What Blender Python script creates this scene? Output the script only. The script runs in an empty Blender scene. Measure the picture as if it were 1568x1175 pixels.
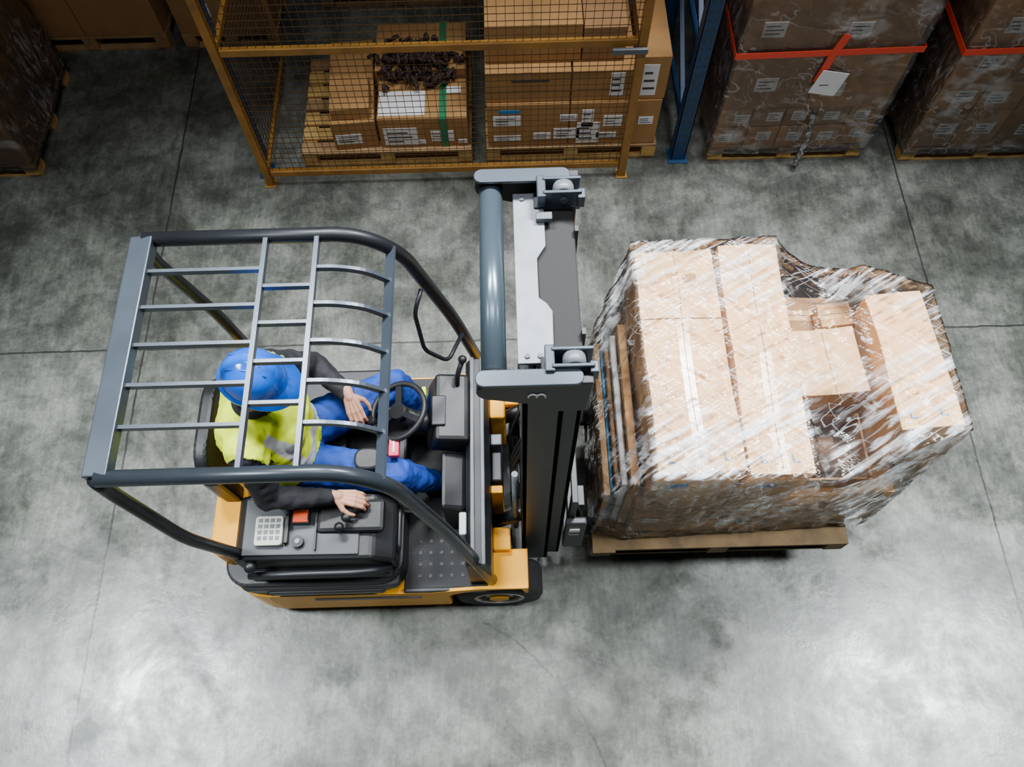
import bpy, bmesh, math, random
from mathutils import Vector, Matrix, noise, Euler
random.seed(7)
V=Vector
SC=bpy.context.scene
COL=bpy.context.collection

# ---------------------------------------------------------------- materials
def mat(name,col,rough=.5,metal=0,var=.0,vscale=8,bump=0,bscale=40,col2=None,coat=0,spec=.5):
    m=bpy.data.materials.new(name);m.use_nodes=True
    nt=m.node_tree;b=nt.nodes["Principled BSDF"]
    b.inputs["Base Color"].default_value=(*col,1);b.inputs["Roughness"].default_value=rough
    b.inputs["Metallic"].default_value=metal;b.inputs["Coat Weight"].default_value=coat
    b.inputs["Specular IOR Level"].default_value=spec
    tc=nt.nodes.new("ShaderNodeTexCoord")
    if var or col2:
        n=nt.nodes.new("ShaderNodeTexNoise");n.inputs["Scale"].default_value=vscale;n.inputs["Detail"].default_value=6
        nt.links.new(tc.outputs["Object"],n.inputs["Vector"])
        r=nt.nodes.new("ShaderNodeValToRGB");r.color_ramp.elements[0].position=.3;r.color_ramp.elements[1].position=.7
        c2=col2 or tuple(min(1,c*(1+var)) for c in col)
        r.color_ramp.elements[0].color=(*[c*(1-var) for c in col],1);r.color_ramp.elements[1].color=(*c2,1)
        nt.links.new(n.outputs["Fac"],r.inputs[0]);nt.links.new(r.outputs[0],b.inputs["Base Color"])
    if bump:
        n=nt.nodes.new("ShaderNodeTexNoise");n.inputs["Scale"].default_value=bscale;n.inputs["Detail"].default_value=4
        nt.links.new(tc.outputs["Object"],n.inputs["Vector"])
        bn=nt.nodes.new("ShaderNodeBump");bn.inputs["Strength"].default_value=bump;bn.inputs["Distance"].default_value=.01
        nt.links.new(n.outputs["Fac"],bn.inputs["Height"]);nt.links.new(bn.outputs[0],b.inputs["Normal"])
    return m
M={}
M['card']=mat("cardboard_kraft",(.52,.28,.105),.75,var=.08,vscale=5,bump=.1,bscale=60)
M['card2']=mat("cardboard_light",(.64,.39,.18),.7,var=.06,vscale=4,bump=.1,bscale=60)
M['card3']=mat("cardboard_brown",(.30,.16,.065),.8,var=.12,vscale=5,bump=.1,bscale=60)
M['cardbg']=mat("cardboard_dimmed",(.38,.20,.068),.8,var=.12,vscale=5,bump=.1,bscale=60)  # rear cartons: kraft darkened, the dim background light put into the colour
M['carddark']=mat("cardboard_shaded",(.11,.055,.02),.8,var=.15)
M['tape']=mat("packing_tape",(.62,.38,.17),.22,var=.05)
M['tapebg']=mat("packing_tape_brown",(.36,.2,.08),.3,var=.05)
M['seam']=mat("box_seam",(.12,.07,.035),.9)
M['label']=mat("paper_label",(.80,.81,.83),.6)
M['ink']=mat("printed_ink",(.04,.04,.05),.7)
M['blueink']=mat("blue_print",(.02,.22,.5),.7)
M['red']=mat("red_tape",(.85,.05,.015),.3)
M['green']=mat("green_strap",(.02,.20,.09),.4)
M['wood']=mat("pallet_wood",(.30,.18,.08),.8,var=.25,vscale=10,bump=.3,bscale=30)
M['wood2']=mat("pallet_wood_light",(.52,.32,.10),.8,var=.2,vscale=12,bump=.2)
M['wood3']=mat("pallet_wood_weathered",(.125,.078,.034),.85,var=.35,vscale=9,bump=.4,bscale=25)
M['yel']=mat("yellow_paint",(.95,.42,.0),.42,var=.03,spec=.22)
M['black']=mat("black_plastic",(.012,.013,.015),.42,bump=.15,bscale=300)
M['blackm']=mat("black_steel",(.013,.015,.018),.40,var=.2,metal=.2)
M['grey']=mat("guard_steel_grey",(.062,.078,.10),.3,metal=.4,var=.1)
M['guard']=mat("guard_dark_grey",(.03,.038,.047),.3,metal=.3,var=.1)
M['lgrey']=mat("panel_grey",(.10,.115,.13),.4)
M['panel']=mat("console_panel",(.045,.052,.06),.45)
M['bluegrey']=mat("cylinder_blue_grey",(.085,.12,.15),.25,metal=.5)
M['silver']=mat("silver_plate",(.20,.22,.25),.45,metal=.25,var=.15,vscale=14)
M['rubber']=mat("tyre_rubber",(.012,.012,.013),.75,bump=.2,bscale=60)
M['rim']=mat("wheel_rim",(.40,.38,.35),.5,var=.2)
M['orange']=mat("orange_switch",(.9,.08,.005),.35)
M['cream']=mat("keypad_cream",(.5,.52,.45),.5)
M['pink']=mat("red_pouch",(.75,.02,.09),.5)
M['rackyel']=mat("rack_yellow",(.30,.14,.018),.5,var=.25,vscale=9)
M['wire']=mat("mesh_wire",(.10,.055,.018),.5,metal=.3)
M['rackblue']=mat("rack_blue",(.006,.045,.13),.45,var=.15)
M['hivis']=mat("hi_vis_fabric",(.72,.90,.0),.7,var=.05,vscale=15,bump=.35,bscale=22)
M['reflect']=mat("reflective_stripe",(.62,.65,.67),.35,metal=.1)
M['jacket']=mat("black_jacket",(.010,.010,.014),.8,bump=.4,bscale=25,var=.3)
M['jeans']=mat("blue_work_trousers",(.004,.045,.32),.75,bump=.5,bscale=22,var=.35,vscale=14)
M['skin']=mat("skin",(.60,.30,.19),.5,var=.06,bump=.05)
M['beard']=mat("beard_hair",(.05,.028,.016),.8,bump=.6,bscale=200)
M['helmet']=mat("blue_helmet",(.002,.12,.72),.16,coat=.6)
M['shoe']=mat("shoe_leather",(.02,.018,.016),.6,var=.3)
M['white']=mat("white_plastic",(.7,.7,.7),.5)
M['eye']=mat("eye_white",(.7,.7,.68),.3)
M['matf']=mat("rubber_floor_mat",(.014,.016,.018),.6,bump=.3,bscale=150)
M['litter']=mat("dark_netting",(.025,.008,.008),.6,var=.5,vscale=30)

def wrapmat(name,base,amt,rot,scale,cloud=.25,bumpd=.03):
    m=bpy.data.materials.new(name);m.use_nodes=True;nt=m.node_tree;N=nt.nodes;L=nt.links
    b=N["Principled BSDF"];b.inputs["Base Color"].default_value=(.85,.87,.9,1);b.inputs["Roughness"].default_value=.4
    out=N["Material Output"];tc=N.new("ShaderNodeTexCoord")
    def mth(op,a,c=None,clamp=False):
        k=N.new("ShaderNodeMath");k.operation=op;k.use_clamp=clamp
        for i,x in enumerate((a,c)):
            if x is None: continue
            if isinstance(x,(int,float)): k.inputs[i].default_value=x
            else: L.new(x,k.inputs[i])
        return k.outputs[0]
    def noi(sc,rot,s,d,dist):
        mp=N.new("ShaderNodeMapping");mp.vector_type='TEXTURE';mp.inputs["Rotation"].default_value=rot;mp.inputs["Scale"].default_value=tuple(1/q for q in sc)
        L.new(tc.outputs["Object"],mp.inputs[0]);n=N.new("ShaderNodeTexNoise");n.inputs["Scale"].default_value=s
        n.inputs["Detail"].default_value=d;n.inputs["Distortion"].default_value=dist;L.new(mp.outputs[0],n.inputs["Vector"]);return n.outputs["Fac"]
    def ramp(f,p0,p1):
        r=N.new("ShaderNodeValToRGB");r.color_ramp.elements[0].position=p0;r.color_ramp.elements[1].position=p1;L.new(f,r.inputs[0]);return r.outputs[0]
    def ridge(f,w):
        a=mth('ABSOLUTE',mth('SUBTRACT',f,.5));return mth('SUBTRACT',1.0,mth('DIVIDE',a,w),True)
    na=noi(scale,rot,1.4,3,.25)
    nb=noi(scale,(rot[0]+.2,rot[1],rot[2]-1.1),1.2,3,.3)
    nc=noi((1,1,1),(0,0,0),2.0,3,0);ne=noi((1,1,1),(0,0,0),3.1,2,0)
    nd=noi((scale[0]*1.5,scale[1]*2.2,scale[2]*1.5),rot,1.6,4,.3)
    cl=ramp(nc,.48,.62);ce=ramp(ne,.42,.60)
    c1=mth('MULTIPLY',ridge(na,.014),amt);c2=mth('MULTIPLY',ridge(nb,.010),amt*.7)
    haze=mth('MULTIPLY',mth('MULTIPLY',cl,ramp(nd,.47,.60)),cloud)
    s=mth('ADD',mth('MULTIPLY',mth('MAXIMUM',c1,c2),ce),haze)
    s=mth('ADD',s,base,True)
    h=mth('ADD',mth('ADD',na,mth('MULTIPLY',nd,.5)),mth('MULTIPLY',nb,.7))
    bp_=N.new("ShaderNodeBump");bp_.inputs["Strength"].default_value=1;bp_.inputs["Distance"].default_value=bumpd
    L.new(h,bp_.inputs["Height"]);L.new(bp_.outputs[0],b.inputs["Normal"])
    t=N.new("ShaderNodeBsdfTransparent");mx=N.new("ShaderNodeMixShader")
    L.new(s,mx.inputs[0]);L.new(t.outputs[0],mx.inputs[1]);L.new(b.outputs[0],mx.inputs[2])
    g=N.new("ShaderNodeBsdfGlossy");g.inputs["Roughness"].default_value=.12;L.new(bp_.outputs[0],g.inputs["Normal"])
    fr=N.new("ShaderNodeFresnel");fr.inputs[0].default_value=1.45;L.new(bp_.outputs[0],fr.inputs["Normal"])
    m2=N.new("ShaderNodeMixShader");L.new(mth('MULTIPLY',fr.outputs[0],1.0,True),m2.inputs[0]);L.new(mx.outputs[0],m2.inputs[1]);L.new(g.outputs[0],m2.inputs[2])
    L.new(m2.outputs[0],out.inputs[0])
    return m
M['wrap']=wrapmat("stretch_film",.012,.50,(0,0,.5),(1.0,9,3),.60,.034)
M['wrapbg']=wrapmat("stretch_film_rear",.035,.38,(.1,.3,.2),(1.2,8,4),.24,.03)  # film on the rear loads: higher base opacity, weaker streaks and clouding

def floormat():
    m=bpy.data.materials.new("polished_concrete");m.use_nodes=True;nt=m.node_tree;N=nt.nodes;L=nt.links
    b=N["Principled BSDF"];tc=N.new("ShaderNodeTexCoord");sep=N.new("ShaderNodeSeparateXYZ");L.new(tc.outputs["Object"],sep.inputs[0])
    def noi(s,d=6,dist=0,sc=None,ro=.62):
        n=N.new("ShaderNodeTexNoise");n.inputs["Scale"].default_value=s;n.inputs["Detail"].default_value=d;n.inputs["Distortion"].default_value=dist
        n.inputs["Roughness"].default_value=ro
        if sc:
            mp=N.new("ShaderNodeMapping");mp.inputs["Scale"].default_value=sc;L.new(tc.outputs["Object"],mp.inputs[0]);L.new(mp.outputs[0],n.inputs["Vector"])
        else: L.new(tc.outputs["Object"],n.inputs["Vector"])
        return n.outputs["Fac"]
    def ramp(f,p0,c0,p1,c1):
        r=N.new("ShaderNodeValToRGB");e=r.color_ramp.elements;e[0].position=p0;e[0].color=(*c0,1);e[1].position=p1;e[1].color=(*c1,1);L.new(f,r.inputs[0]);return r.outputs[0]
    def mth(op,a,b2=None,clamp=False):
        k=N.new("ShaderNodeMath");k.operation=op;k.use_clamp=clamp
        for i,x in enumerate((a,b2)):
            if x is None: continue
            if isinstance(x,(int,float)): k.inputs[i].default_value=x
            else: L.new(x,k.inputs[i])
        return k.outputs[0]
    def mix(f,a,b2,bt='MIX'):
        k=N.new("ShaderNodeMix");k.data_type='RGBA';k.blend_type=bt
        if isinstance(f,(int,float)): k.inputs[0].default_value=f
        else: L.new(f,k.inputs[0])
        for i,x in ((6,a),(7,b2)):
            if isinstance(x,tuple): k.inputs[i].default_value=(*x,1)
            else: L.new(x,k.inputs[i])
        return k.outputs[2]
    c=ramp(noi(.8,5,.2),.34,(.13,.135,.122),.68,(.205,.212,.20))
    c=mix(.85,c,ramp(noi(1.5,15,.3,None,.66),.42,(.34,.35,.335),.58,(1.0,1.0,1.0)),'MULTIPLY')
    c=mix(.60,c,ramp(noi(5,15,.15,None,.72),.43,(.40,.41,.41),.56,(1.12,1.12,1.12)),'MULTIPLY')
    c=mix(.40,c,ramp(noi(3,8,0,(10,1.5,1),.7),.42,(.5,.5,.5),.58,(1,1,1)),'MULTIPLY')
    c=mix(.40,c,ramp(noi(45,6),.38,(.45,.45,.45),.6,(1,1,1)),'MULTIPLY')
    c=mix(1.0,c,(1.16,1.18,1.12),'MULTIPLY')
    wob=mth('MULTIPLY',mth('SUBTRACT',noi(9,4),.5),.02)
    lines=None
    for ax,v in ((0,-2.4),(0,2.81),(0,-7.6),(0,8),(1,2.51),(1,-2.7),(1,7.7)):
        d=mth('ABSOLUTE',mth('SUBTRACT',mth('ADD',sep.outputs[ax],wob),v))
        l=mth('LESS_THAN',d,.0065)
        lines=l if lines is None else mth('MAXIMUM',lines,l)
    for cx,cy,R_,w in ((-.81,-.44,1.31,.009),(3.5,3.2,2.6,.03),(-3.2,-.4,1.7,.025),(-.6,3.9,1.9,.03),(-3.0,1.2,1.0,.02)):
        dx=mth('SUBTRACT',sep.outputs[0],cx);dy=mth('SUBTRACT',sep.outputs[1],cy)
        d=mth('SQRT',mth('ADD',mth('MULTIPLY',dx,dx),mth('MULTIPLY',dy,dy)))
        d=mth('ABSOLUTE',mth('SUBTRACT',mth('ADD',d,mth('MULTIPLY',wob,3)),R_))
        l=mth('MULTIPLY',mth('SUBTRACT',1.0,mth('DIVIDE',d,w),True),.9 if w<.01 else .45)
        if w<.01: l=mth('MULTIPLY',l,mth('GREATER_THAN',sep.outputs[0],-.2))
        l=mth('MULTIPLY',l,ramp(noi(4.3,5),.36,(0,0,0),.50,(1,1,1)))
        lines=mth('MAXIMUM',lines,l)
    c=mix(mth('MULTIPLY',lines,.85),c,(.015,.016,.015))
    L.new(c,b.inputs["Base Color"])
    rr=ramp(noi(2.6,9,.3,None,.7),.38,(.20,)*3,.62,(.44,)*3);L.new(rr,b.inputs["Roughness"])
    bn=N.new("ShaderNodeBump");bn.inputs["Strength"].default_value=.10;bn.inputs["Distance"].default_value=.01
    L.new(noi(18,8),bn.inputs["Height"]);L.new(bn.outputs[0],b.inputs["Normal"])
    return m
M['floor']=floormat()

# ---------------------------------------------------------------- mesh builder
def empty(name,loc=(0,0,0)):
    e=bpy.data.objects.new(name,None);e.location=loc;COL.objects.link(e);e.empty_display_size=.1;return e
class B:
    def __init__(s): s.bm=bmesh.new();s.mats=[]
    def mi(s,k):
        if k not in s.mats: s.mats.append(k)
        return s.mats.index(k)
    def add(s,t,k,smooth=False,mx=None):
        i=s.mi(k)
        for f in t.faces: f.material_index=i;f.smooth=smooth
        if mx is not None: t.transform(mx)
        me=bpy.data.meshes.new("t");t.to_mesh(me);t.free();s.bm.from_mesh(me);bpy.data.meshes.remove(me)
    def box(s,x0,x1,y0,y1,z0,z1,k,bev=0,mx=None,seg=2):
        t=bmesh.new();bmesh.ops.create_cube(t,size=1)
        t.transform(Matrix.Translation(((x0+x1)/2,(y0+y1)/2,(z0+z1)/2))@Matrix.Diagonal((x1-x0,y1-y0,z1-z0,1)))
        if bev: bmesh.ops.bevel(t,geom=t.edges[:],offset=bev,segments=seg,affect='EDGES',profile=.5)
        s.add(t,k,False,mx)
    def prism(s,pts,axis,a0,a1,k,bev=0,mx=None):
        t=bmesh.new()
        def P(p,a):
            return {'x':(a,p[0],p[1]),'y':(p[0],a,p[1]),'z':(p[0],p[1],a)}[axis]
        A=[t.verts.new(P(p,a0)) for p in pts];C=[t.verts.new(P(p,a1)) for p in pts];n=len(pts)
        t.faces.new(A);t.faces.new(C[::-1])
        for i in range(n): t.faces.new((A[i],C[i],C[(i+1)%n],A[(i+1)%n]))
        bmesh.ops.recalc_face_normals(t,faces=t.faces[:])
        if bev: bmesh.ops.bevel(t,geom=t.edges[:],offset=bev,segments=2,affect='EDGES',profile=.5)
        s.add(t,k,False,mx)
    def cyl(s,p0,p1,r,k,n=20,r2=None,mx=None,smooth=True):
        p0=V(p0);p1=V(p1);d=p1-p0;t=bmesh.new()
        bmesh.ops.create_cone(t,cap_ends=True,segments=n,radius1=r,radius2=r if r2 is None else r2,depth=d.length)
        q=V((0,0,1)).rotation_difference(d.normalized()).to_matrix().to_4x4()
        t.transform(Matrix.Translation((p0+p1)/2)@q)
        i=s.mi(k)
        for f in t.faces: f.material_index=i;f.smooth=smooth and len(f.verts)==4
        if mx is not None: t.transform(mx)
        me=bpy.data.meshes.new("t");t.to_mesh(me);t.free();s.bm.from_mesh(me);bpy.data.meshes.remove(me)
    def sph(s,c,r,k,sc=(1,1,1),mx=None,rot=None):
        t=bmesh.new();bmesh.ops.create_uvsphere(t,u_segments=20,v_segments=12,radius=r)
        m=Matrix.Translation(c)
        if rot is not None: m=m@rot
        t.transform(m@Matrix.Diagonal((*sc,1)));s.add(t,k,True,mx)
    def tube(s,pts,r,k,n=12,closed=False,rect=None,up=V((0,0,1)),sm=True):
        pts=[V(p) for p in pts];t=bmesh.new();rings=[];N=len(pts)
        prev=None
        for i,p in enumerate(pts):
            if closed: d=(pts[(i+1)%N]-pts[i-1]).normalized()
            else: d=(pts[min(i+1,N-1)]-pts[max(i-1,0)]).normalized()
            u=up if abs(d.dot(up))<.98 else V((1,0,0))
            if prev is not None and not rect: u=prev
            a=d.cross(u).normalized();b=a.cross(d).normalized();prev=b
            ring=[]
            if rect:
                w,h=rect
                for (x,y) in ((-w,-h),(w,-h),(w,h),(-w,h)): ring.append(t.verts.new(p+a*x/2+b*y/2))
            else:
                rr=r[i] if isinstance(r,(list,tuple)) else r
                for j in range(n):
                    an=2*math.pi*j/n;ring.append(t.verts.new(p+a*math.cos(an)*rr+b*math.sin(an)*rr))
            rings.append(ring)
        m=len(rings[0])
        for i in range(N if closed else N-1):
            A=rings[i];C=rings[(i+1)%N]
            for j in range(m): t.faces.new((A[j],A[(j+1)%m],C[(j+1)%m],C[j]))
        if not closed: t.faces.new(rings[0][::-1]);t.faces.new(rings[-1])
        bmesh.ops.recalc_face_normals(t,faces=t.faces[:])
        s.add(t,k,(not rect) and sm)
    def torus(s,c,nrm,R,r,k,n=36,m=10):
        c=V(c);q=V((0,0,1)).rotation_difference(V(nrm).normalized())
        s.tube([c+q@V((math.cos(2*math.pi*i/n)*R,math.sin(2*math.pi*i/n)*R,0)) for i in range(n)],r,k,n=m,closed=True,up=V(nrm).normalized())
    def obj(s,name,parent=None):
        me=bpy.data.meshes.new(name);s.bm.to_mesh(me);s.bm.free()
        for k in s.mats: me.materials.append(M[k])
        o=bpy.data.objects.new(name,me);COL.objects.link(o)
        if parent: o.parent=parent
        return o
def smooth_path(pts,n=8):
    pts=[V(p) for p in pts];out=[]
    for i in range(len(pts)-1):
        p0=pts[max(i-1,0)];p1=pts[i];p2=pts[i+1];p3=pts[min(i+2,len(pts)-1)]
        for j in range(n):
            t=j/n;t2=t*t;t3=t2*t
            out.append(.5*((2*p1)+(-p0+p2)*t+(2*p0-5*p1+4*p2-p3)*t2+(-p0+3*p1-3*p2+p3)*t3))
    out.append(pts[-1]);return out
def rounded(pts,rad,n=6):
    pts=[V(p) for p in pts];out=[pts[0]]
    for i in range(1,len(pts)-1):
        a=(pts[i-1]-pts[i]);c=(pts[i+1]-pts[i]);ra=min(rad,a.length*.49,c.length*.49)
        A=pts[i]+a.normalized()*ra;C=pts[i]+c.normalized()*ra
        for j in range(n+1):
            t=j/n;out.append((1-t)**2*A+2*t*(1-t)*pts[i]+t*t*C)
    out.append(pts[-1]);return out

# ---------------------------------------------------------------- floor
bf=B();bf.box(-16,16,-8,14,-.2,0,'floor');bf.obj("floor")

# ---------------------------------------------------------------- generic parts
def label(b,x,z,w,h,y,mx=None):
    b.box(x,x+w,y-.003,y,z,z+h,'label',mx=mx)
    for i in range(3):
        b.box(x+w*.1,x+w*random.uniform(.5,.9),y-.004,y-.003,z+h*(.2+.25*i),z+h*(.27+.25*i),'ink',mx=mx)
def toplabel(b,x,y,w,h,z,mx=None):
    b.box(x,x+w,y,y+h,z,z+.002,'label',mx=mx)
def carton(b,x0,x1,y0,y1,z0,z1,k='card',tape='y',mx=None,tp='tape'):
    b.box(x0,x1,y0,y1,z0,z1,k,.004,mx)
    xm=(x0+x1)/2;ym=(y0+y1)/2
    if tape=='y':
        b.box(xm-.028,xm+.028,y0-.0012,y1+.0012,z1-.08,z1+.0012,tp,mx=mx)
        b.box(xm-.0015,xm+.0015,y0+.003,y1-.003,z1,z1+.0018,'seam',mx=mx)
    elif tape=='x':
        b.box(x0-.0012,x1+.0012,ym-.028,ym+.028,z1-.08,z1+.0012,tp,mx=mx)
        b.box(x0+.003,x1-.003,ym-.0015,ym+.0015,z1,z1+.0018,'seam',mx=mx)
def pallet(b,x0,x1,y0,y1,z0,k='wood2',along='x',n=7,h=.144):
    t=.022
    w=(y1-y0)
    bw=w/n*.78
    for i in range(n):
        yc=y0+bw/2+(w-bw)*i/(n-1)
        kk=k if i%3 else ('wood' if k=='wood2' else k)
        b.box(x0,x1,yc-bw/2,yc+bw/2,z0+h-t,z0+h,kk,.002)
    for xc in (x0+.05,(x0+x1)/2,x1-.05):
        b.box(xc-.05,xc+.05,y0,y1,z0+h-2*t,z0+h-t-.0005,k,.002)
        for yc in (y0+.06,(y0+y1)/2,y1-.06):
            b.box(xc-.05,xc+.05,yc-.06,yc+.06,z0+t,z0+h-2*t,k,.002)
    for yc in (y0+.06,(y0+y1)/2,y1-.06):
        b.box(x0,x1,yc-.05,yc+.05,z0,z0+t-.0005,k,.002)
def film(name,pts,k,amp=.006,cuts=4,fine=.05,sag=None):
    t=bmesh.new()
    for p in pts: t.verts.new(p)
    bmesh.ops.convex_hull(t,input=t.verts[:])
    bmesh.ops.delete(t,geom=[v for v in t.verts if not v.link_faces],context='VERTS')
    for i in range(cuts):
        es=[e for e in t.edges if e.calc_length()>fine]
        if not es: break
        bmesh.ops.subdivide_edges(t,edges=es,cuts=1);bmesh.ops.triangulate(t,faces=t.faces[:])
    t.normal_update()
    for v in t.verts:
        p=v.co.copy()
        a=noise.noise(V((p.x*6+p.y*5,p.y*4-p.x*9,p.z*9)));c=noise.noise(p*25)
        v.co=p+v.normal*(amp*(1-abs(a)*2)+amp*.5*c)
        if sag: v.co+=sag(p)
    for f in t.faces: f.smooth=True
    me=bpy.data.meshes.new(name);t.to_mesh(me);t.free();me.materials.append(M[k])
    o=bpy.data.objects.new(name,me);COL.objects.link(o)
    return o
def adopt(o,root): o.parent=root;o.matrix_parent_inverse=Matrix.Translation(-root.location);return o
def done(b,n,root): return adopt(b.obj(n),root)
def rrect(x0,x1,y0,y1,r,n=6,corners=(1,1,1,1)):
    P=[];C=[(x0+r,y0+r,180),(x1-r,y0+r,270),(x1-r,y1-r,0),(x0+r,y1-r,90)]
    S=[(x0,y0),(x1,y0),(x1,y1),(x0,y1)]
    for i,(cx,cy,a) in enumerate(C):
        if corners[i]:
            for j in range(n+1):
                an=math.radians(a+90*j/n);P.append((cx+r*math.cos(an),cy+r*math.sin(an)))
        else: P.append(S[i])
    return P

# ================================================================= FORKLIFT
CY=1.405
fl=empty("forklift",(-.7,CY,0))
b=B()
Y0,Y1=.80,2.01
b.prism(rrect(-1.52,-.36,Y0,Y1,.24,corners=(1,0,0,1)),'z',.12,.49,'yel',.012)
b.prism(rrect(-1.50,-1.0,Y0+.02,Y1-.02,.22,corners=(1,0,0,1)),'z',.49,.60,'yel',.012)
b.prism(rrect(-1.455,-1.28,Y0+.12,Y1-.12,.06),'z',.55,.90,'yel',.02)
b.prism(rrect(-.37,-.02,Y0+.21,Y1-.21,.03),'z',.14,.46,'blackm',.008)
for ya,yb in ((Y0-.005,Y0+.012),(Y1-.012,Y1+.005)):
    pts=[(-1.28,.30),(-.42,.22)]
    for j in range(9):
        an=math.radians(175-85*j/8);pts.append((-.11+.30*math.cos(an),.23+.29*math.sin(an)))
    pts+=[(.05,.52),(.05,.545),(-.2,.55),(-.45,.49),(-1.28,.50)]
    b.prism(pts,'y',ya,yb,'yel',.002)
for ya,yb in ((Y0,Y0+.20),(Y1-.20,Y1)):
    b.box(-.15,.055,ya,yb,.49,.545,'yel',.012)
    b.prism([(.055,.54),(.055,.40),(.04,.40),(.02,.49)],'y',ya,yb,'yel')
b.box(-1.05,-.50,Y0-.012,Y0-.004,.40,.425,'black')
b.prism(rrect(-1.44,-.56,Y0+.01,Y1-.035,.12),'z',.50,.70,'black',.015)
b.prism(rrect(-1.37,-.58,Y0-.0,Y0+.10,.04),'z',.60,.665,'black',.012)
b.prism(rrect(-1.25,-.66,Y0-.012,Y0+.06,.02),'z',.555,.605,'blackm',.008)
done(b,"chassis",fl)
b=B()
b.box(-.58,-.14,Y0+.005,Y1-.005,.44,.50,'matf',.006)
b.box(-.58,-.16,Y0-.004,Y0+.02,.46,.515,'black',.006)
for i in range(6):
    for j in range(4):
        x=-.50+.055*i;y=Y0+.08+.06*j
        b.cyl((x,y,.50),(x,y,.503),.009,'black',n=10)
b.prism([(-.30,.50),(-.24,.50),(-.24,.60)],'y',1.25,1.37,'blackm')
b.prism([(-.30,.50),(-.24,.50),(-.24,.60)],'y',1.45,1.53,'blackm')
done(b,"floor_plate",fl)
b=B()
b.prism([(-.24,.50),(-.12,.50),(-.12,.90),(-.15,.95),(-.21,.95),(-.24,.90)],'y',Y0+.03,1.90,'black',.008)
b.box(-.215,-.195,Y0+.03,1.90,.94,.962,'lgrey',.004)
b.box(-.165,-.145,Y0+.03,1.90,.94,.962,'lgrey',.004)
b.box(-.12,-.04,1.60,1.74,.46,.86,'yel',.01)
b.box(-.12,-.06,1.46,1.52,.46,.84,'silver',.006)
b.box(-.12,-.06,1.20,1.24,.46,.86,'yel',.006)
b.box(-.12,-.03,.98,1.10,.46,.60,'yel',.01)
b.box(-.12,-.06,1.28,1.44,.46,.80,'blackm',.01)
for y in (1.14,1.70):
    b.cyl((-.11,y,.55),(.05,y,.72),.035,'blackm');b.cyl((-.02,y,.64),(.08,y,.75),.018,'silver')
b.prism([(-.44,.86),(-.22,.80),(-.22,1.0),(-.38,1.02)],'y',1.43,1.79,'black',.02)
b.box(-.40,-.33,1.50,1.66,1.015,1.03,'blackm',.006)
b.box(-.455,-.435,1.62,1.73,.93,.985,'hivis',.004)
b.prism([(-.36,.50),(-.24,.50),(-.24,.86),(-.36,.90)],'y',1.12,1.42,'black',.02)
b.tube(rounded([(-.28,1.70,.9),(-.27,1.74,1.08),(-.24,1.80,1.13)],.05),.013,'black')
b.sph((-.24,1.80,1.135),.022,'black')
b.cyl((-.30,1.56,.80),(-.545,1.57,1.0),.045,'black')
done(b,"cowl",fl)
b=B()
nrm=V((-.38,0,.92)).normalized();wc=V((-.56,1.57,1.05))
b.torus(wc,nrm,.145,.015,'black')
b.cyl(wc-nrm*.03,wc+nrm*.012,.042,'black',n=24)
q=V((0,0,1)).rotation_difference(nrm)
for a in (90,210,330):
    d=q@V((math.cos(math.radians(a)),math.sin(math.radians(a)),0))
    b.tube([wc,wc+d*.145],0,'blackm',rect=(.03,.012),up=nrm)
kd=q@V((math.cos(math.radians(195)),math.sin(math.radians(195)),0))
kp=wc+kd*.14
b.cyl(kp,kp+nrm*.045,.022,'black')
done(b,"steering_wheel",fl)
b=B()
b.prism(rrect(-1.34,-.86,1.19,1.71,.08),'z',.70,.775,'black',.025)
mxs=Matrix.Translation((-1.385,1.455,.78))@Matrix.Rotation(math.radians(-3),4,'Y')
b.prism(rrect(-.265,.265,0,.50,.16,n=8),'x',-.04,.03,'black',.02,mx=mxs)
for y in (-.235,.235): b.prism(rrect(y-.04,y+.04,.06,.42,.035),'x',-.02,.07,'black',.02,mx=mxs)
done(b,"seat",fl)
b=B()
b.prism([(-1.33,.60),(-.58,.60),(-.58,.84),(-.68,.92),(-1.27,.95),(-1.33,.91)],'y',.88,1.20,'black',.018)
b.prism([(-1.28,.948),(-.74,.922),(-.74,.934),(-1.28,.960)],'y',.90,1.17,'panel',.004)
b.box(-.94,-.62,1.0,1.16,.915,.965,'black',.02)
b.prism(rrect(-1.22,-1.09,.94,1.08,.015),'z',.95,.985,'cream',.004)
for i in range(4):
    for j in range(4): b.box(-1.205+.028*i,-1.187+.028*i,.965+.028*j,.983+.028*j,.985,.988,'lgrey')
b.box(-1.085,-1.065,.95,1.09,.95,.98,'black',.004)
b.box(-1.05,-.97,1.04,1.11,.95,.985,'blackm',.004);b.box(-1.045,-.975,1.045,1.105,.985,.992,'orange',.003)
b.cyl((-1.02,.96,.95),(-1.02,.96,.972),.028,'blackm');b.cyl((-1.02,.96,.972),(-1.02,.96,.976),.012,'silver')
b.tube([(-.94,.92,.955),(-.94,1.16,.955)],0,'black',rect=(.008,.02))
for x,y in ((-.80,1.055),(-.75,1.10),(-.83,1.01)):
    b.cyl((x,y,.96),(x+.01,y,1.005),.010,'blackm');b.sph((x+.01,y,1.015),.023,'blackm',(1,1,.8))
b.box(-1.30,-.60,.835,.885,.66,.78,'black',.02)
b.tube(rounded([(-1.28,.84,.80),(-1.1,.83,.86),(-.75,.83,.86),(-.60,.86,.80)],.06),.018,'blackm')
b.sph((-1.25,.86,.90),.03,'blackm')
b.tube(rounded([(-.60,.95,.66),(-.57,.95,.80),(-.57,1.15,.80),(-.6,1.15,.66)],.03),.012,'blackm')
b.box(-.60,-.55,1.34,1.44,1.01,1.05,'pink',.006)
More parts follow.
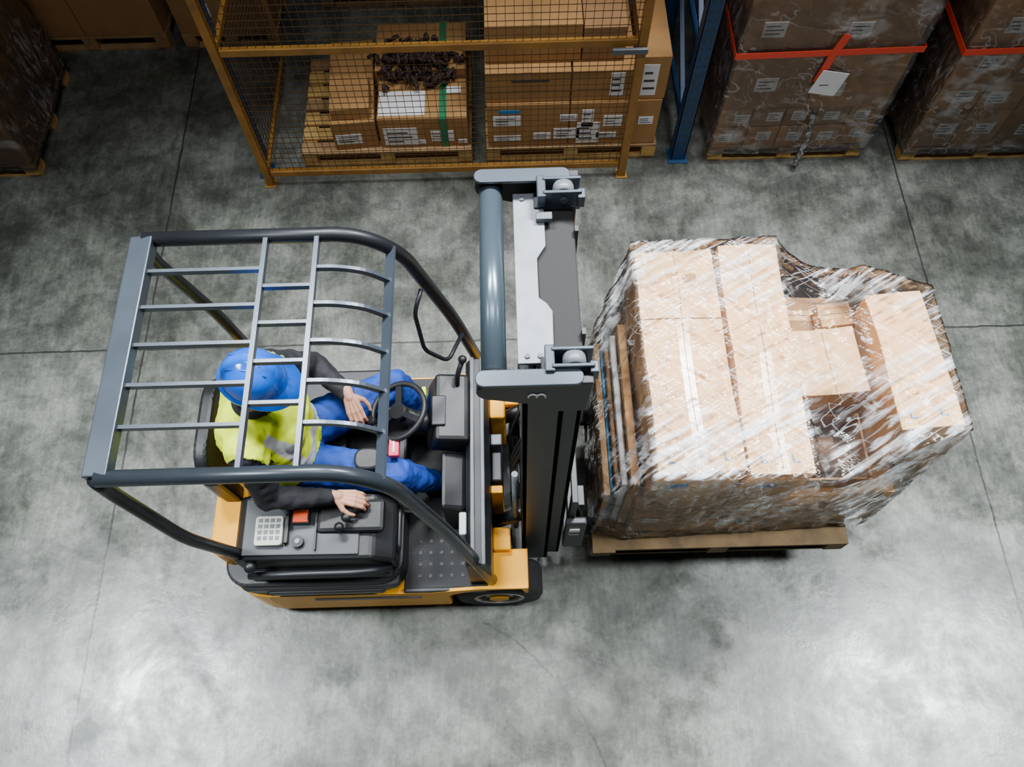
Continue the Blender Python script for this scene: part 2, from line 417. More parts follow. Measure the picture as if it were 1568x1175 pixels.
b.box(-.58,-.57,1.36,1.42,1.05,1.052,'white')
b.tube([(-.56,1.42,1.03),(-.50,1.50,1.0)],.008,'black')
b.prism(rrect(-.76,-.63,1.27,1.38,.045),'z',1.03,1.07,'black',.012)
b.tube([(-.69,1.33,1.03),(-.60,1.45,1.01)],.012,'black')
b.prism(rrect(-.27,-.235,.98,1.09,.01),'z',.60,.93,'white',.006)
done(b,"console",fl)
# --- overhead guard
b=B()
GZ=2.06;gy0,gy1=.915,1.90
for yy,s_ in ((gy0,-1),(gy1,1)):
    path=rounded([(-1.43,yy,GZ),(-.60,yy,GZ),(-.44,yy+.005*s_,1.92),(-.27,yy+s_*.04,1.30),(-.13,yy+s_*.075,.56)],.16,8)
    b.tube(path,.030,'guard' if s_<0 else 'blackm',n=12)
    rp=rounded([(-1.44,yy,GZ-.01),(-1.45,yy,1.92),(-1.37,yy+s_*.04,1.4),(-1.27,yy+.02,.72)],.1,6)
    b.tube(rp,.027,'blackm')
    b.cyl((-1.27,yy+.02,.72),(-1.27,yy+.01,.66),.045,'blackm')
    b.cyl((-.40,yy+s_*.03,1.72),(-.40,yy+s_*.045,1.72),.02,'blackm')
b.prism([(-1.475,GZ-.03),(-1.385,GZ-.03),(-1.385,GZ+.03),(-1.475,GZ+.022)],'y',gy0+.0,gy1-.0,'grey',.006)
for x in (-.945,-.745):
    b.tube([(x,gy0,GZ+.006),(x,gy1,GZ+.006)],0,'grey',rect=(.018,.03))
b.tube([(-.475,gy0,1.955),(-.475,gy1,1.955)],0,'grey',rect=(.045,.012),up=V((-.6,0,.8)))
for y in (1.745,1.585,1.425,1.262,1.10):
    b.tube([(-1.40,y,GZ),(-.945,y,GZ)],0,'grey',rect=(.014,.026))
    b.tube(smooth_path([(-.745,y,GZ),(-.66,y,GZ-.004),(-.56,y,GZ-.035),(-.475,y,1.955)],5),0,'grey',rect=(.014,.026))
for y in (1.665,1.505,1.345,1.18):
    b.tube([(-.945,y,GZ),(-.745,y,GZ)],0,'grey',rect=(.014,.026))
b.tube(rounded([(-.385,1.885,1.66),(-.42,1.80,1.60),(-.40,1.74,1.36),(-.30,1.74,1.24),(-.235,1.90,1.22)],.04),.010,'blackm')
done(b,"overhead_guard",fl)
# --- wheels
b=B()
def wheel(xc,yc,R,w,sd):
    prof=[(R*.55,-w/2),(R*.93,-w/2),(R,-w*.36),(R,w*.36),(R*.93,w/2),(R*.55,w/2)]
    t=bmesh.new();n=40;rings=[]
    for i in range(n):
        a=2*math.pi*i/n;rings.append([t.verts.new((xc+r*math.cos(a),yc+y,R+r*math.sin(a))) for r,y in prof])
    for i in range(n):
        A=rings[i];C=rings[(i+1)%n]
        for j in range(len(prof)-1): t.faces.new((A[j],A[j+1],C[j+1],C[j]))
    bmesh.ops.recalc_face_normals(t,faces=t.faces[:]);b.add(t,'rubber',True)
    b.cyl((xc,yc-w/2+.02,R),(xc,yc+w/2-.02,R),R*.56,'rim',n=32)
    b.torus((xc,yc+sd*(w/2-.008),R),(0,1,0),R*.54,.012,'rim')
    b.cyl((xc,yc+sd*(w/2-.02),R),(xc,yc+sd*(w/2+.005),R),R*.22,'yel')
    for i in range(6):
        a=i*math.pi/3;b.cyl((xc+R*.36*math.cos(a),yc+sd*(w/2-.02),R+R*.36*math.sin(a)),(xc+R*.36*math.cos(a),yc+sd*(w/2-.006),R+R*.36*math.sin(a)),.012,'blackm',n=6)
wheel(-.10,Y0+.095,.235,.18,-1);wheel(-.10,Y1-.095,.235,.18,1)
wheel(-1.15,CY-.12,.18,.14,-1);wheel(-1.15,CY+.12,.18,.14,1)
done(b,"wheels",fl)
# --- mast
b=B()
my0,my1=1.05,1.78
for yy,s_ in ((my0,1),(my1,-1)):
    b.box(.03,.17,min(yy,yy+s_*.018),max(yy,yy+s_*.018),.10,2.34,'blackm',.003)
    for xa,xb in ((.03,.052),(.148,.17)):
        b.box(xa,xb,min(yy,yy+s_*.07),max(yy,yy+s_*.07),.10,2.34,'blackm',.003)
    ys=yy+s_*.022
    b.box(.09,.235,min(ys,ys+s_*.016),max(ys,ys+s_*.016),.14,2.46,'blackm',.003)
    for xa,xb in ((.09,.11),(.215,.235)):
        b.box(xa,xb,min(ys,ys+s_*.06),max(ys,ys+s_*.06),.14,2.46,'blackm',.003)
    pts=[]
    for j in range(9):
        an=math.radians(90+180*j/8);pts.append((-.055+.055*math.cos(an),2.455+.055*math.sin(an)))
    pts+=[(.06,2.36),(.10,2.30),(.235,2.30),(.245,2.51)]
    yo=yy-s_*.035
    b.prism(pts,'y',min(yo,yo+s_*.028),max(yo,yo+s_*.028),'blackm',.004)
    ya,yb_=min(yo-s_*.006,yo+s_*.05),max(yo-s_*.006,yo+s_*.05)
    b.prism(rrect(-.11,.215,ya,yb_,.027),'z',2.505,2.518,'grey',.003)
    yb=yy+s_*.045
    b.box(.12,.25,yb-.035,yb-.022,2.44,2.535,'grey',.004);b.box(.12,.25,yb+.022,yb+.035,2.44,2.535,'grey',.004)
    b.box(.10,.13,yb-.045,yb+.045,2.47,2.53,'grey',.004);b.box(.235,.262,yb-.05,yb-.01,2.47,2.525,'grey',.004)
    b.cyl((.19,yb-.02,2.50),(.19,yb+.02,2.50),.036,'silver');b.cyl((.19,yb-.045,2.50),(.19,yb+.045,2.50),.012,'grey')
b.cyl((-.055,my0-.02,2.455),(-.055,my1+.02,2.455),.040,'bluegrey',n=32)
b.tube([(-.055,my0+.012,2.455),(-.055,my0+.03,2.455)],.045,'blackm',n=24)
sp=[(.02,1.115),(.132,1.115),(.136,1.30),(.118,1.33),(.094,1.35),(.094,1.50),(.112,1.53),(.124,1.55),(.124,1.70),(.11,1.705),(.11,1.765),(.02,1.765)]
b.prism(sp,'z',2.440,2.452,'silver',.002)
for p in ((.05,1.74),(.05,1.14),(.09,1.14)): b.cyl((p[0],p[1],2.452),(p[0],p[1],2.458),.009,'lgrey',n=6)
b.box(.095,.15,1.64,1.67,2.452,2.475,'lgrey',.003)
b.box(.092,.225,my0+.065,my1-.065,2.26,2.435,'rubber',.005)
b.box(.14,.20,my0+.04,my1-.04,1.96,2.40,'blackm',.005)
for z in (.22,.95,1.6): b.box(.03,.06,my0+.02,my1-.02,z,z+.12,'blackm',.005)
for y in (1.17,1.66):
    b.cyl((.06,y,.2),(.06,y,1.55),.030,'blackm');b.cyl((.06,y,1.5),(.06,y,2.42),.018,'silver')
for y in (1.22,1.61):
    b.tube([(.23,y,.5),(.23,y,2.46)],0,'blackm',rect=(.022,.012),up=V((1,0,0)))
for i,y in enumerate((1.30,1.33,1.36,1.50)):
    b.tube(smooth_path([(.02,y,.45),(-.01,y,.9),(.10,y,1.5),(.16,y,2.3)],6),.009,'black',n=8)
b.cyl((.0,1.13,.5),(.0,1.13,1.35),.014,'silver');b.cyl((.0,1.15,.5),(.0,1.15,1.3),.01,'blackm')
done(b,"mast",fl)
b=B()
def arc3(cx):
    return [(cx+.013*math.cos(math.radians(a)),my0-.0375,2.425+.020*math.sin(math.radians(a))) for a in range(-10,200,15)]
b.tube(arc3(.062),.0035,'label',n=6);b.tube(arc3(.088),.0035,'label',n=6)
done(b,"numeral_decal",fl)
# --- carriage & forks
b=B()
for z0,z1 in ((.36,.46),(.78,.88)): b.box(.25,.29,my0+.0,my1-.0,z0,z1,'blackm',.005)
for y in (my0+.03,1.41,my1-.03): b.box(.255,.285,y-.025,y+.025,.40,1.15,'blackm',.004)
b.box(.255,.285,my0,my1,1.12,1.16,'blackm',.004)
for yc in (1.40-.25,1.40+.40):
    b.prism([(.292,.335),(.292,.95),(.33,.95),(.335,.405),(.45,.392),(1.50,.378),(1.50,.372),(.45,.350),(.34,.335)],'y',yc-.05,yc+.05,'blackm',.003)
b.box(.24,.34,1.02,1.06,.46,.90,'blackm',.01)
b.box(.26,.31,1.015,1.05,.72,.82,'label',.004);b.box(.26,.31,1.012,1.016,.75,.78,'ink')
b.tube(rounded([(.27,1.12,1.0),(.31,1.09,.9),(.31,1.06,.6),(.27,1.06,.45)],.05),.012,'black')
done(b,"carriage_and_forks",fl)

# ================================================================= FRONT LOAD
PZ=.30
ld=empty("wrapped_pallet_load",(1.1,1.6,PZ))
b=B();pallet(b,.40,1.75,1.0,2.20,PZ,'wood3',n=7)
b.box(.40,.52,.985,2.21,PZ+.143,PZ+.15,'wood3',.002)
done(b,"wooden_pallet",ld)
LZ=PZ+.152
def crumple(o,amp,seed):
    for v in o.data.vertices:
        w=o.location+v.co+V((seed*3.1,seed*1.7,0))
        v.co+=V((noise.noise(w*2.7),noise.noise(w*2.7+V((9,0,0))),noise.noise(w*2.7+V((0,9,0)))*.7))*amp
cnt=[0]
def onebox(x0,x1,y0,y1,z0,z1,k,tape,rz=0,extra=None,amp=.015,tilt=0):
    b=B();cx,cy=(x0+x1)/2,(y0+y1)/2
    carton(b,x0-cx,x1-cx,y0-cy,y1-cy,0,z1-z0,k,tape)
    if extra: extra(b,x0-cx,x1-cx,y0-cy,y1-cy,z1-z0)
    cnt[0]+=1
    bmesh.ops.subdivide_edges(b.bm,edges=[e for e in b.bm.edges if e.calc_length()>.15],cuts=5,use_grid_fill=True)
    o=b.obj("cardboard_box_%d"%cnt[0]);o.location=(cx,cy,z0);crumple(o,amp,cnt[0]);o.rotation_euler=(0,math.radians(tilt),math.radians(rz));return adopt(o,ld)
def ex1(b,x0,x1,y0,y1,z):
    for i,xx in enumerate((x0+.05,x1-.09)): b.box(xx,xx+.03,y0+.05,y0+.056,z,z+.003,'blueink');b.box(xx,xx+.006,y0+.05,y0+.09,z,z+.003,'blueink')
    b.box(x0+.07,x0+.16,y0-.001,y0,z-.2,z-.15,'blueink')
def ex3(b,x0,x1,y0,y1,z):
    b.box(x0+.06,x0+.14,y0-.002,y0,z*.45,z*.6,'label');b.box(x1-.16,x1-.06,y0-.001,y0,z*.3,z*.42,'blueink')
    b.box(x0-.002,x0,y0+.1,y0+.2,z*.3,z*.5,'label')
def ex2(b,x0,x1,y0,y1,z):
    ex1(b,x0,x1,y0,y1,z)
    b.box(x0-.001,x1+.001,y0+.75,y0+.755,z-.1,z+.002,'seam')
    b.box((x0+x1)/2+.02,(x0+x1)/2+.09,y1-.17,y1-.13,z-.02,z+.004,'card3')
onebox(.58,1.26,1.09,1.65,LZ,.90,'card','y',0,ex3)
onebox(.58,1.26,1.67,2.20,LZ,.90,'card','y')
onebox(1.28,1.83,1.13,1.62,LZ,.92,'card','x',0,ex3)
onebox(1.28,1.83,1.64,2.10,LZ,.92,'card3','x')
onebox(.605,.985,1.09,2.22,.915,1.40,'card2','y',.3,ex2)
onebox(1.0,1.275,1.08,2.235,.915,1.41,'card2','y',-.5,ex1,tilt=.5)
onebox(1.68,1.95,1.27,1.95,.933,1.40,'card2','',2.5,ex1)
onebox(1.32,1.64,1.50,1.84,.933,1.28,'card2','y',3,tilt=1.5)
onebox(1.30,1.64,1.88,2.09,.933,1.16,'card3','x',-2)
onebox(1.50,1.66,1.87,2.0,1.165,1.25,'card','x',4)
b=B()
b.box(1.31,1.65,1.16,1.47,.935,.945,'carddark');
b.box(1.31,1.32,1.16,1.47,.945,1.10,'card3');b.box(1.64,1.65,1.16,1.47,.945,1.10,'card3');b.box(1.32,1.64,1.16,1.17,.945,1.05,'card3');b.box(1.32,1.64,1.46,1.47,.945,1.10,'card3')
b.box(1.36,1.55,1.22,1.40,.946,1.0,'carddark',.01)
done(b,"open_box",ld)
b=B()
b.box(.535,.575,1.14,1.98,LZ,1.12,'card',.003);b.box(.50,.53,1.16,1.95,LZ,1.06,'label',.003)
b.box(.475,.495,1.18,1.90,LZ,1.02,'card3',.003);b.box(.455,.47,1.15,1.92,LZ,.98,'blueink',.003);b.box(.42,.45,1.13,1.94,LZ,1.0,'card2',.003)
done(b,"flattened_cartons",ld)
def sm(t): t=max(0,min(1,t));return t*t*(3-2*t)
def sagf(p):
    if p.z<1.2 or p.x<1.29 or p.x>1.68: return V((0,0,0))
    s=math.sin(math.pi*(p.x-1.29)/.39)**.7
    return V((0,0,-.20*s*sm((1.52-p.y)/.22)*sm((p.z-1.2)/.15)-.13*s*sm((p.y-1.86)/.12)))
f=film("stretch_film",[(.395,1.10,.43),(.395,2.0,.43),(.405,1.11,1.0),(.41,1.97,1.02),(.57,1.06,.44),(.592,1.06,1.43),(.592,2.26,1.425),(.56,2.24,.44),
 (1.29,1.05,1.43),(1.29,2.26,1.44),(1.975,1.25,1.42),(1.975,1.97,1.42),(1.84,1.10,.44),(1.85,2.12,.44)],'wrap',amp=.009,cuts=7,fine=.03,sag=sagf)
adopt(f,ld)

# ================================================================= BACKGROUND LOADS
def wrapped_load(name,x0,x1,y0,y1,tiers,band=None,film_on=True,pal='wood2',labels=3,ks=('cardbg','card3'),paper=None,ztop=None):
    root=empty(name,((x0+x1)/2,(y0+y1)/2,0))
    b=B();pallet(b,x0,x1,y0,y1+.0,0,pal);done(b,"pallet",root)
    b=B();z=.147
    for (h,nx,ny) in tiers:
        w=(x1-x0)/nx;d=(y1-y0)/ny
        for i in range(nx):
            for j in range(ny):
                dy=random.uniform(-.008,.008)
                carton(b,x0+w*i+.004,x0+w*(i+1)-.004,y0+d*j+.004+dy,y0+d*(j+1)-.004+dy,z,z+h-.003,random.choice(ks),random.choice('xy'),tp='tapebg')
                if j==0 and random.random()<labels*.3:
                    lx=x0+w*i+random.uniform(.1,.5)*w;lw=min(.14,w*.45)
                    label(b,lx,z+h*random.uniform(.2,.4),lw,min(lw*.8,h*.5),y0+dy+.003)
        z+=h
    done(b,"cartons",root)
    if film_on:
        e=.014
        f=film("film",[(x,y,zz) for x in (x0-e,x1+e) for y in (y0-e,y1+e) for zz in (.10,z+e)],'wrapbg',amp=.008,cuts=6)
        adopt(f,root)
    if band:
        b=B();e=.03
        b.tube([(x0-e,y0-e,band),(x1+e,y0-e,band+.02),(x1+e,y1+e,band),(x0-e,y1+e,band)],0,'red',rect=(.003,.045),closed=True)
        xm=x0+(x1-x0)*.52
        b.tube([(xm+.04,y0-e-.002,band+.15),(xm,y0-e-.004,band),(xm-.03,y0-e-.002,band-.22)],0,'red',rect=(.05,.003),up=V((0,-1,0)))
        done(b,"red_band",root)
    if paper:
        b=B();px,pz=paper
        b.box(px,px+.18,y0-.045,y0-.042,pz,pz+.19,'label',mx=Matrix.Translation((px,0,pz))@Matrix.Rotation(.2,4,'Y')@Matrix.Translation((-px,0,-pz)))
        b.box(px+.05,px+.11,y0-.047,y0-.045,pz+.06,pz+.065,'ink')
        b.tube(smooth_path([(px+.1,y0-.04,.5),(px+.12,y0-.06,.3),(px+.10,y0-.10,.12),(px+.12,y0-.07,.02)],5),[.02,.018,.02,.016,.02,.022,.018,.02,.024,.02,.018,.02,.022,.02,.018,.012],'wrapbg',n=7)
        done(b,"paper_note",root)
    return root
wrapped_load("wrapped_pallet_load",1.46,2.56,3.93,4.85,[(.20,5,2),(.17,5,2),(.48,2,2),(.42,2,2)],band=1.00,labels=3.3,ks=('card','cardbg'),paper=(1.97,.70))
wrapped_load("wrapped_pallet_load",2.84,4.0,3.88,4.85,[(.36,4,2),(.24,4,2),(.30,3,2),(.42,2,2)],band=1.03,labels=3.3,ks=('card','cardbg'))
wrapped_load("wrapped_pallet_load",-4.55,-3.38,3.96,4.95,[(.45,3,2),(.5,2,2)],labels=1.5,ks=('cardbg','card3'))
wrapped_load("stacked_carton_pallet",-3.85,-2.62,5.2,6.15,[(.45,2,2),(.45,2,2)],film_on=False,labels=.6,ks=('card3',),pal='wood')
wrapped_load("stacked_carton_pallet",-2.5,-1.75,5.2,6.15,[(.40,1,2),(.45,1,2)],film_on=False,labels=2,ks=('card3',),pal='wood')
wrapped_load("stacked_carton_pallet",-1.45,-.2,5.6,6.5,[(.40,2,2),(.40,3,2)],film_on=False,labels=1,ks=('carddark',),pal='wood3')
wrapped_load("stacked_carton_pallet",-.05,1.05,5.6,6.5,[(.45,2,2),(.40,2,2)],film_on=False,labels=1,ks=('carddark',),pal='wood3')
root=empty("stacked_carton_pallet",(-.85,4.4,0))
b=B();pallet(b,-1.46,-.24,3.98,4.9,0,'wood2');done(b,"pallet",root)
b=B();z=.147
mx=Matrix.Translation((-1.03,4.2,0))@Matrix.Rotation(.06,4,'Z')@Matrix.Translation((1.03,-4.2,0))
carton(b,-1.22,-.91,4.02,4.80,z,.40,'cardbg','x',mx=mx,tp='tapebg');carton(b,-1.20,-.93,4.05,4.36,.403,.50,'cardbg','',mx=mx);label(b,-1.20,.20,.18,.09,4.018,mx)
carton(b,-.88,-.26,4.02,4.38,z,.42,'cardbg','');carton(b,-.90,-.26,4.40,4.85,z,.49,'cardbg','')
for x in (-.52,): label(b,x,.20,.16,.1,4.018)
label(b,-.66,.17,.1,.05,4.016);label(b,-.33,.17,.06,.04,4.018)
toplabel(b,-.87,4.05,.32,.22,.422);label(b,-.85,.17,.24,.17,4.014)
b.box(-.45,-.40,4.015,4.86,.421,.424,'green');b.box(-.45,-.40,4.39,4.86,.49,.495,'green');b.box(-.45,-.40,4.012,4.015,.15,.42,'green')
toplabel(b,-.40,4.24,.10,.06,.426)
done(b,"cartons",root)
b=B()
for i in range(200):
    c=V((-.60+random.gauss(0,.13),4.44+random.gauss(0,.08),.505+random.uniform(0,.06)))
    if c.y<4.40: c.z-=.06
    b.tube(smooth_path([c,c+V((random.uniform(-.04,.04),random.uniform(-.04,.04),.03)),c+V((random.uniform(-.04,.04),random.uniform(-.04,.04),0))],4),.013,'litter',n=6)
done(b,"tangled_netting",root)
root=empty("stacked_carton_pallet",(.4,4.4,0))
b=B();pallet(b,-.14,1.08,3.98,4.9,0,'wood2');done(b,"pallet",root)
b=B()
D=-.055
def C2(x0,x1,y0,y1,z0,z1,k,t): carton(b,x0,x1,y0,y1,z0+D,z1+D,k,t,tp='tapebg')
C2(-.12,.44,4.0,4.85,.205,.60,'cardbg','');C2(.45,.84,4.0,4.85,.205,.60,'cardbg','')
C2(-.12,.44,4.02,4.85,.603,.86,'cardbg','y');C2(.45,.86,4.02,4.85,.603,.86,'cardbg','')
C2(-.11,.50,4.10,4.85,.863,1.16,'cardbg','y');C2(.51,.78,4.10,4.85,.863,1.13,'card3','')
C2(.87,1.06,3.99,4.6,.205,.62,'cardbg','');C2(.88,1.07,4.0,4.6,.623,.98,'cardbg','')
for x,z,w,h in ((-.08,.40,.19,.1),(-.08,.26,.19,.05),(.20,.27,.12,.06),(.38,.44,.12,.06),(.34,.27,.18,.10),(.50,.22,.16,.2),(.53,.38,.08,.16),(.64,.27,.14,.05),(.68,.38,.13,.10),(.92,.40,.10,.07)):
    label(b,x,z+D,w,h,3.998 if x<.86 else 3.988)
label(b,.70,.64+D,.09,.20,4.018);label(b,.90,.66+D,.10,.26,3.998)
for z in (.25,.70): b.box(-.11,.84,4.018 if z>.6 else 3.998,4.02 if z>.6 else 4.0,z+D,z+.004+D,'seam')
b.box(-.04,.10,3.997,4.0,.52+D,.55+D,'blueink');b.box(.05,.3,4.017,4.02,.78+D,.80+D,'ink')
done(b,"cartons",root)

# ================================================================= CAGE + RACK
rk=empty("pallet_rack",(-.4,4.4,0))
b=B()
cx0,cx1,cyf=-1.70,.83,3.84
for x in (cx0,cx1):
    b.box(x-.026,x+.026,cyf-.026,cyf+.026,0,2.6,'rackyel',.004);b.box(x-.04,x+.04,cyf-.04,cyf+.04,0,.008,'rackyel')
for z in (.12,1.2,2.2): b.box(cx0+.03,cx1-.03,cyf-.018,cyf+.018,z-.025,z+.025,'rackyel',.004)
b.box(cx1-.18,cx1+.03,cyf-.05,cyf-.03,1.14,1.18,'lgrey',.003)
b.box(cx0-.015,cx0+.015,cyf+.03,4.95,.09,.13,'rackyel',.004);b.box(cx0-.015,cx0+.015,cyf+.03,4.95,1.17,1.21,'rackyel',.004)
n=int((cx1-cx0)/.05)
for i in range(1,n):
    x=cx0+(cx1-cx0)*i/n;b.box(x-.0016,x+.0016,cyf-.0016,cyf+.0016,.12,2.2,'wire')
for i in range(1,42):
    z=.12+.05*i;b.box(cx0,cx1,cyf-.0034,cyf,z-.0016,z+.0016,'wire')
for i in range(1,22):
    y=cyf+.05*i;b.box(cx0-.0013,cx0+.0013,y-.0013,y+.0013,.12,1.2,'litter')
    z=.12+.05*i;b.box(cx0-.0013,cx0+.0013,cyf,4.95,z-.0013,z+.0013,'litter')
done(b,"wire_mesh_front",rk)
def upright(x,yf,w=.05,brace=True,nm="upright_1"):
    b=B()
    for y in ((yf,yf+1.05) if brace else (yf,)):
        b.box(x-w,x-w+.006,y-.04,y+.04,0,3,'rackblue');b.box(x+w-.006,x+w,y-.04,y+.04,0,3,'rackblue');b.box(x-w,x+w,y-.04,y-.034,0,3,'rackblue')
        b.box(x-w-.02,x+w+.02,y-.07,y+.07,0,.008,'rackblue')
    for i in range(40):
        for dx in (-.45*w,.45*w): b.box(x+dx-.006,x+dx+.006,yf-.0415,yf-.040,.1+.07*i,.125+.07*i,'ink')
    for i in range(4):
        z=.25+.65*i
        if brace: b.tube([(x,yf,z),(x,yf+1.05,z)],0,'rackblue',rect=(.03,.03));b.tube([(x,yf,z),(x,yf+1.05,z+.6)],0,'rackblue',rect=(.03,.03))
    done(b,nm,rk)
upright(1.25,3.99,nm="upright_right");upright(-1.735,3.96,.03,False,"upright_left")

# ================================================================= DRIVER
def capsules_mesh(prims,voxel,smooth=6,fac=.5):
    t=bmesh.new()
    for (a,c,ra,rb) in prims:
        tt=bmesh.new();a=V(a);c=V(c)
        ico=bmesh.new();bmesh.ops.create_icosphere(ico,subdivisions=3,radius=1)
        for v in ico.verts:
            tt.verts.new(a+v.co*ra);tt.verts.new(c+v.co*rb)
        ico.free()
        bmesh.ops.convex_hull(tt,input=tt.verts[:])
        bmesh.ops.delete(tt,geom=[v for v in tt.verts if not v.link_faces],context='VERTS')
        me=bpy.data.meshes.new("c");tt.to_mesh(me);tt.free();t.from_mesh(me);bpy.data.meshes.remove(me)
    me=bpy.data.meshes.new("src");t.to_mesh(me);t.free()
    o=bpy.data.objects.new("src",me);COL.objects.link(o)
    m=o.modifiers.new("r",'REMESH');m.mode='VOXEL';m.voxel_size=voxel
    s=o.modifiers.new("s",'SMOOTH');s.factor=fac;s.iterations=smooth
    dg=bpy.context.evaluated_depsgraph_get();dg.update()
    res=bpy.data.meshes.new_from_object(o.evaluated_get(dg))
    bpy.data.objects.remove(o)
    return res
def segd(p,a,c,ra,rb):
    a=V(a);c=V(c);d=c-a;t=max(0,min(1,(p-a).dot(d)/max(d.length_squared,1e-9)))
    return (p-(a+d*t)).length-(ra+(rb-ra)*t),t
drv=empty("forklift_driver",(-1.05,1.46,.78))
T_,A_,L_,N_=0,1,2,3
pr=[]
def P_(lab,a,c,ra,rb): pr.append((lab,(a,c,ra,rb)))
P_(4,(-1.10,1.38,.90),(-1.10,1.53,.90),.125,.125)
for dy in (-.065,.065):
    P_(T_,(-1.10,1.455+dy,.98),(-1.13,1.455+dy,1.12),.15,.15)
    P_(T_,(-1.13,1.455+dy*1.3,1.12),(-1.17,1.455+dy*1.5,1.32),.145,.12)
P_(T_,(-1.18,1.275,1.375),(-1.16,1.645,1.38),.080,.080)
P_(T_,(-1.22,1.36,1.33),(-1.21,1.56,1.34),.10,.10)
P_(T_,(-1.06,1.40,1.24),(-1.05,1.52,1.24),.10,.10)
P_(N_,(-1.15,1.46,1.40),(-1.10,1.475,1.55),.066,.057)
P_(A_,(-1.16,1.245,1.365),(-1.13,1.13,1.11),.078,.062)
P_(A_,(-1.13,1.13,1.11),(-.86,1.145,1.045),.060,.040)
P_(A_,(-1.13,1.68,1.37),(-.97,1.80,1.13),.078,.062)
P_(A_,(-.97,1.80,1.13),(-.80,1.64,1.105),.060,.040)
P_(L_,(-1.06,1.36,.90),(-.58,1.29,.92),.118,.088)
P_(L_,(-.58,1.29,.92),(-.42,1.34,.64),.085,.056)
P_(L_,(-1.04,1.56,.90),(-.60,1.75,.96),.118,.088)
P_(L_,(-.60,1.75,.96),(-.42,1.70,.64),.085,.056)
me=capsules_mesh([p for _,p in pr],.010,8)
body=bpy.data.objects.new("clothed_body",me);COL.objects.link(body)
me.materials.clear()
keys=['hivis','reflect','jacket','jeans','skin','black']
for k in keys: me.materials.append(M[k])
me.update()
nv=[v.normal.copy() for v in me.vertices]
def isvest(c,best):
    lab=best[1]
    if lab==T_: return not (c.y<1.205 or c.y>1.715)
    if lab==A_: return c.z>1.33 and 1.205<c.y<1.715
    return False
for v in me.vertices:
    best=min(((segd(v.co,*p)[0],lab,segd(v.co,*p)[1]) for lab,p in pr),key=lambda q:q[0])
    d=.0
    if best[1]!=N_:
        p=v.co;d=.009*noise.noise(V((p.x*16,p.y*16,p.z*30)))+.004*noise.noise(p*42)
    if isvest(v.co,best): d+=.010
    v.co+=nv[v.index]*d
for f in me.polygons:
    c=f.center;best=min(((segd(c,*p)[0],lab,i) for i,(lab,p) in enumerate(pr)),key=lambda q:q[0]);lab=best[1]
    f.use_smooth=True
    if isvest(c,best):
        m=0
        if abs(c.z-1.06)<.028 : m=1
        if c.x>-1.10 and min(abs(c.y-1.30),abs(c.y-1.60))<.024 and 1.06<c.z<1.40: m=1
    elif lab in (A_,T_): m=2
    elif lab==L_ or lab==4: m=3
    else: m=4 if c.z>1.46 else 2
    f.material_index=m
adopt(body,drv)
def child(o): adopt(o,drv)
b=B()
for (ax,ay) in ((-.42,1.34),(-.42,1.70)):
    b.sph((ax+.05,ay,.555),.05,'shoe',(2.3,.95,.85));b.sph((ax-.01,ay,.59),.055,'shoe',(1,.95,1.1));b.prism(rrect(ax-.06,ax+.17,ay-.045,ay+.045,.042),'z',.503,.525,'rubber',.004)
o=b.obj("shoes");child(o)
hc=V((-1.085,1.485,1.615))
hr=Euler((0,math.radians(24),math.radians(-10)),'XYZ').to_matrix().to_4x4()
HM=Matrix.Translation(hc)@hr
hp=[((-.015,0,.02),(.01,0,.03),.088,.082),((.035,0,-.03),(.045,0,-.06),.062,.050),((.06,-.012,-.085),(.06,.012,-.085),.03,.03),
    ((.0,-.05,-.05),(.055,-.02,-.088),.028,.024),((.0,.05,-.05),(.055,.02,-.088),.028,.024),
    ((.088,0,.0),(.104,0,-.03),.010,.014),((.08,-.028,.012),(.08,.028,.012),.014,.014),
    ((.083,-.02,-.062),(.083,.02,-.062),.012,.012),((-.03,0,-.04),(-.03,0,-.10),.055,.055),
    ((.055,.04,-.022),(.055,.045,-.022),.026,.024),((.055,-.04,-.022),(.055,-.045,-.022),.026,.024)]
me=capsules_mesh(hp,.005,3)
me.materials.clear()
for k in ('skin','beard'): me.materials.append(M[k])
for f in me.polygons:
    c=f.center;f.use_smooth=True
    f.material_index=1 if ((c.z<-.052 and c.x>.01 and not (c.x>.085 and abs(c.y)<.02 and c.z>-.07)) or (c.x<.0 and c.z>-.03) ) else 0
me.transform(HM);head=bpy.data.objects.new("head",me);COL.objects.link(head);child(head)
b=B()
for s_ in (-1,1):
    b.sph((.078,.032*s_,-.004),.0125,'eye',mx=HM);b.sph((.0875,.032*s_,-.004),.0055,'ink',mx=HM)
    b.sph((-.005,.088*s_,-.02),.018,'skin',(1,.45,1.7),mx=HM);b.torus(HM@V((-.005,.094*s_,-.018)),HM.to_3x3()@V((0,s_,0)),.016,.005,'skin',n=16,m=6)
    b.tube([HM@V((.086,.018*s_,.016)),HM@V((.088,.032*s_,.02)),HM@V((.078,.048*s_,.015))],.004,'beard',n=6)
b.tube([HM@V((.092,-.02,-.064)),HM@V((.0965,0,-.063)),HM@V((.092,.02,-.064))],.004,'pink',n=6)
child(b.obj("face_details"))
b=B();t=bmesh.new();n=48;rings=[]
prof=[(0,.150),(.25,.147),(.5,.135),(.72,.112),(.88,.080),(.97,.045),(1.0,.010),(1.02,-.002)]
for pz,(rr,z) in enumerate(prof[1:]):
    ring=[]
    for i in range(n):
        a=2*math.pi*i/n;x=.138*rr*math.cos(a);y=.118*rr*math.sin(a)
        rib=.006*math.exp(-(y/.02)**2)*(1-rr*.6) if rr<.9 else 0
        ring.append(t.verts.new((x,y,z+rib)))
    rings.append(ring)
brim=[]
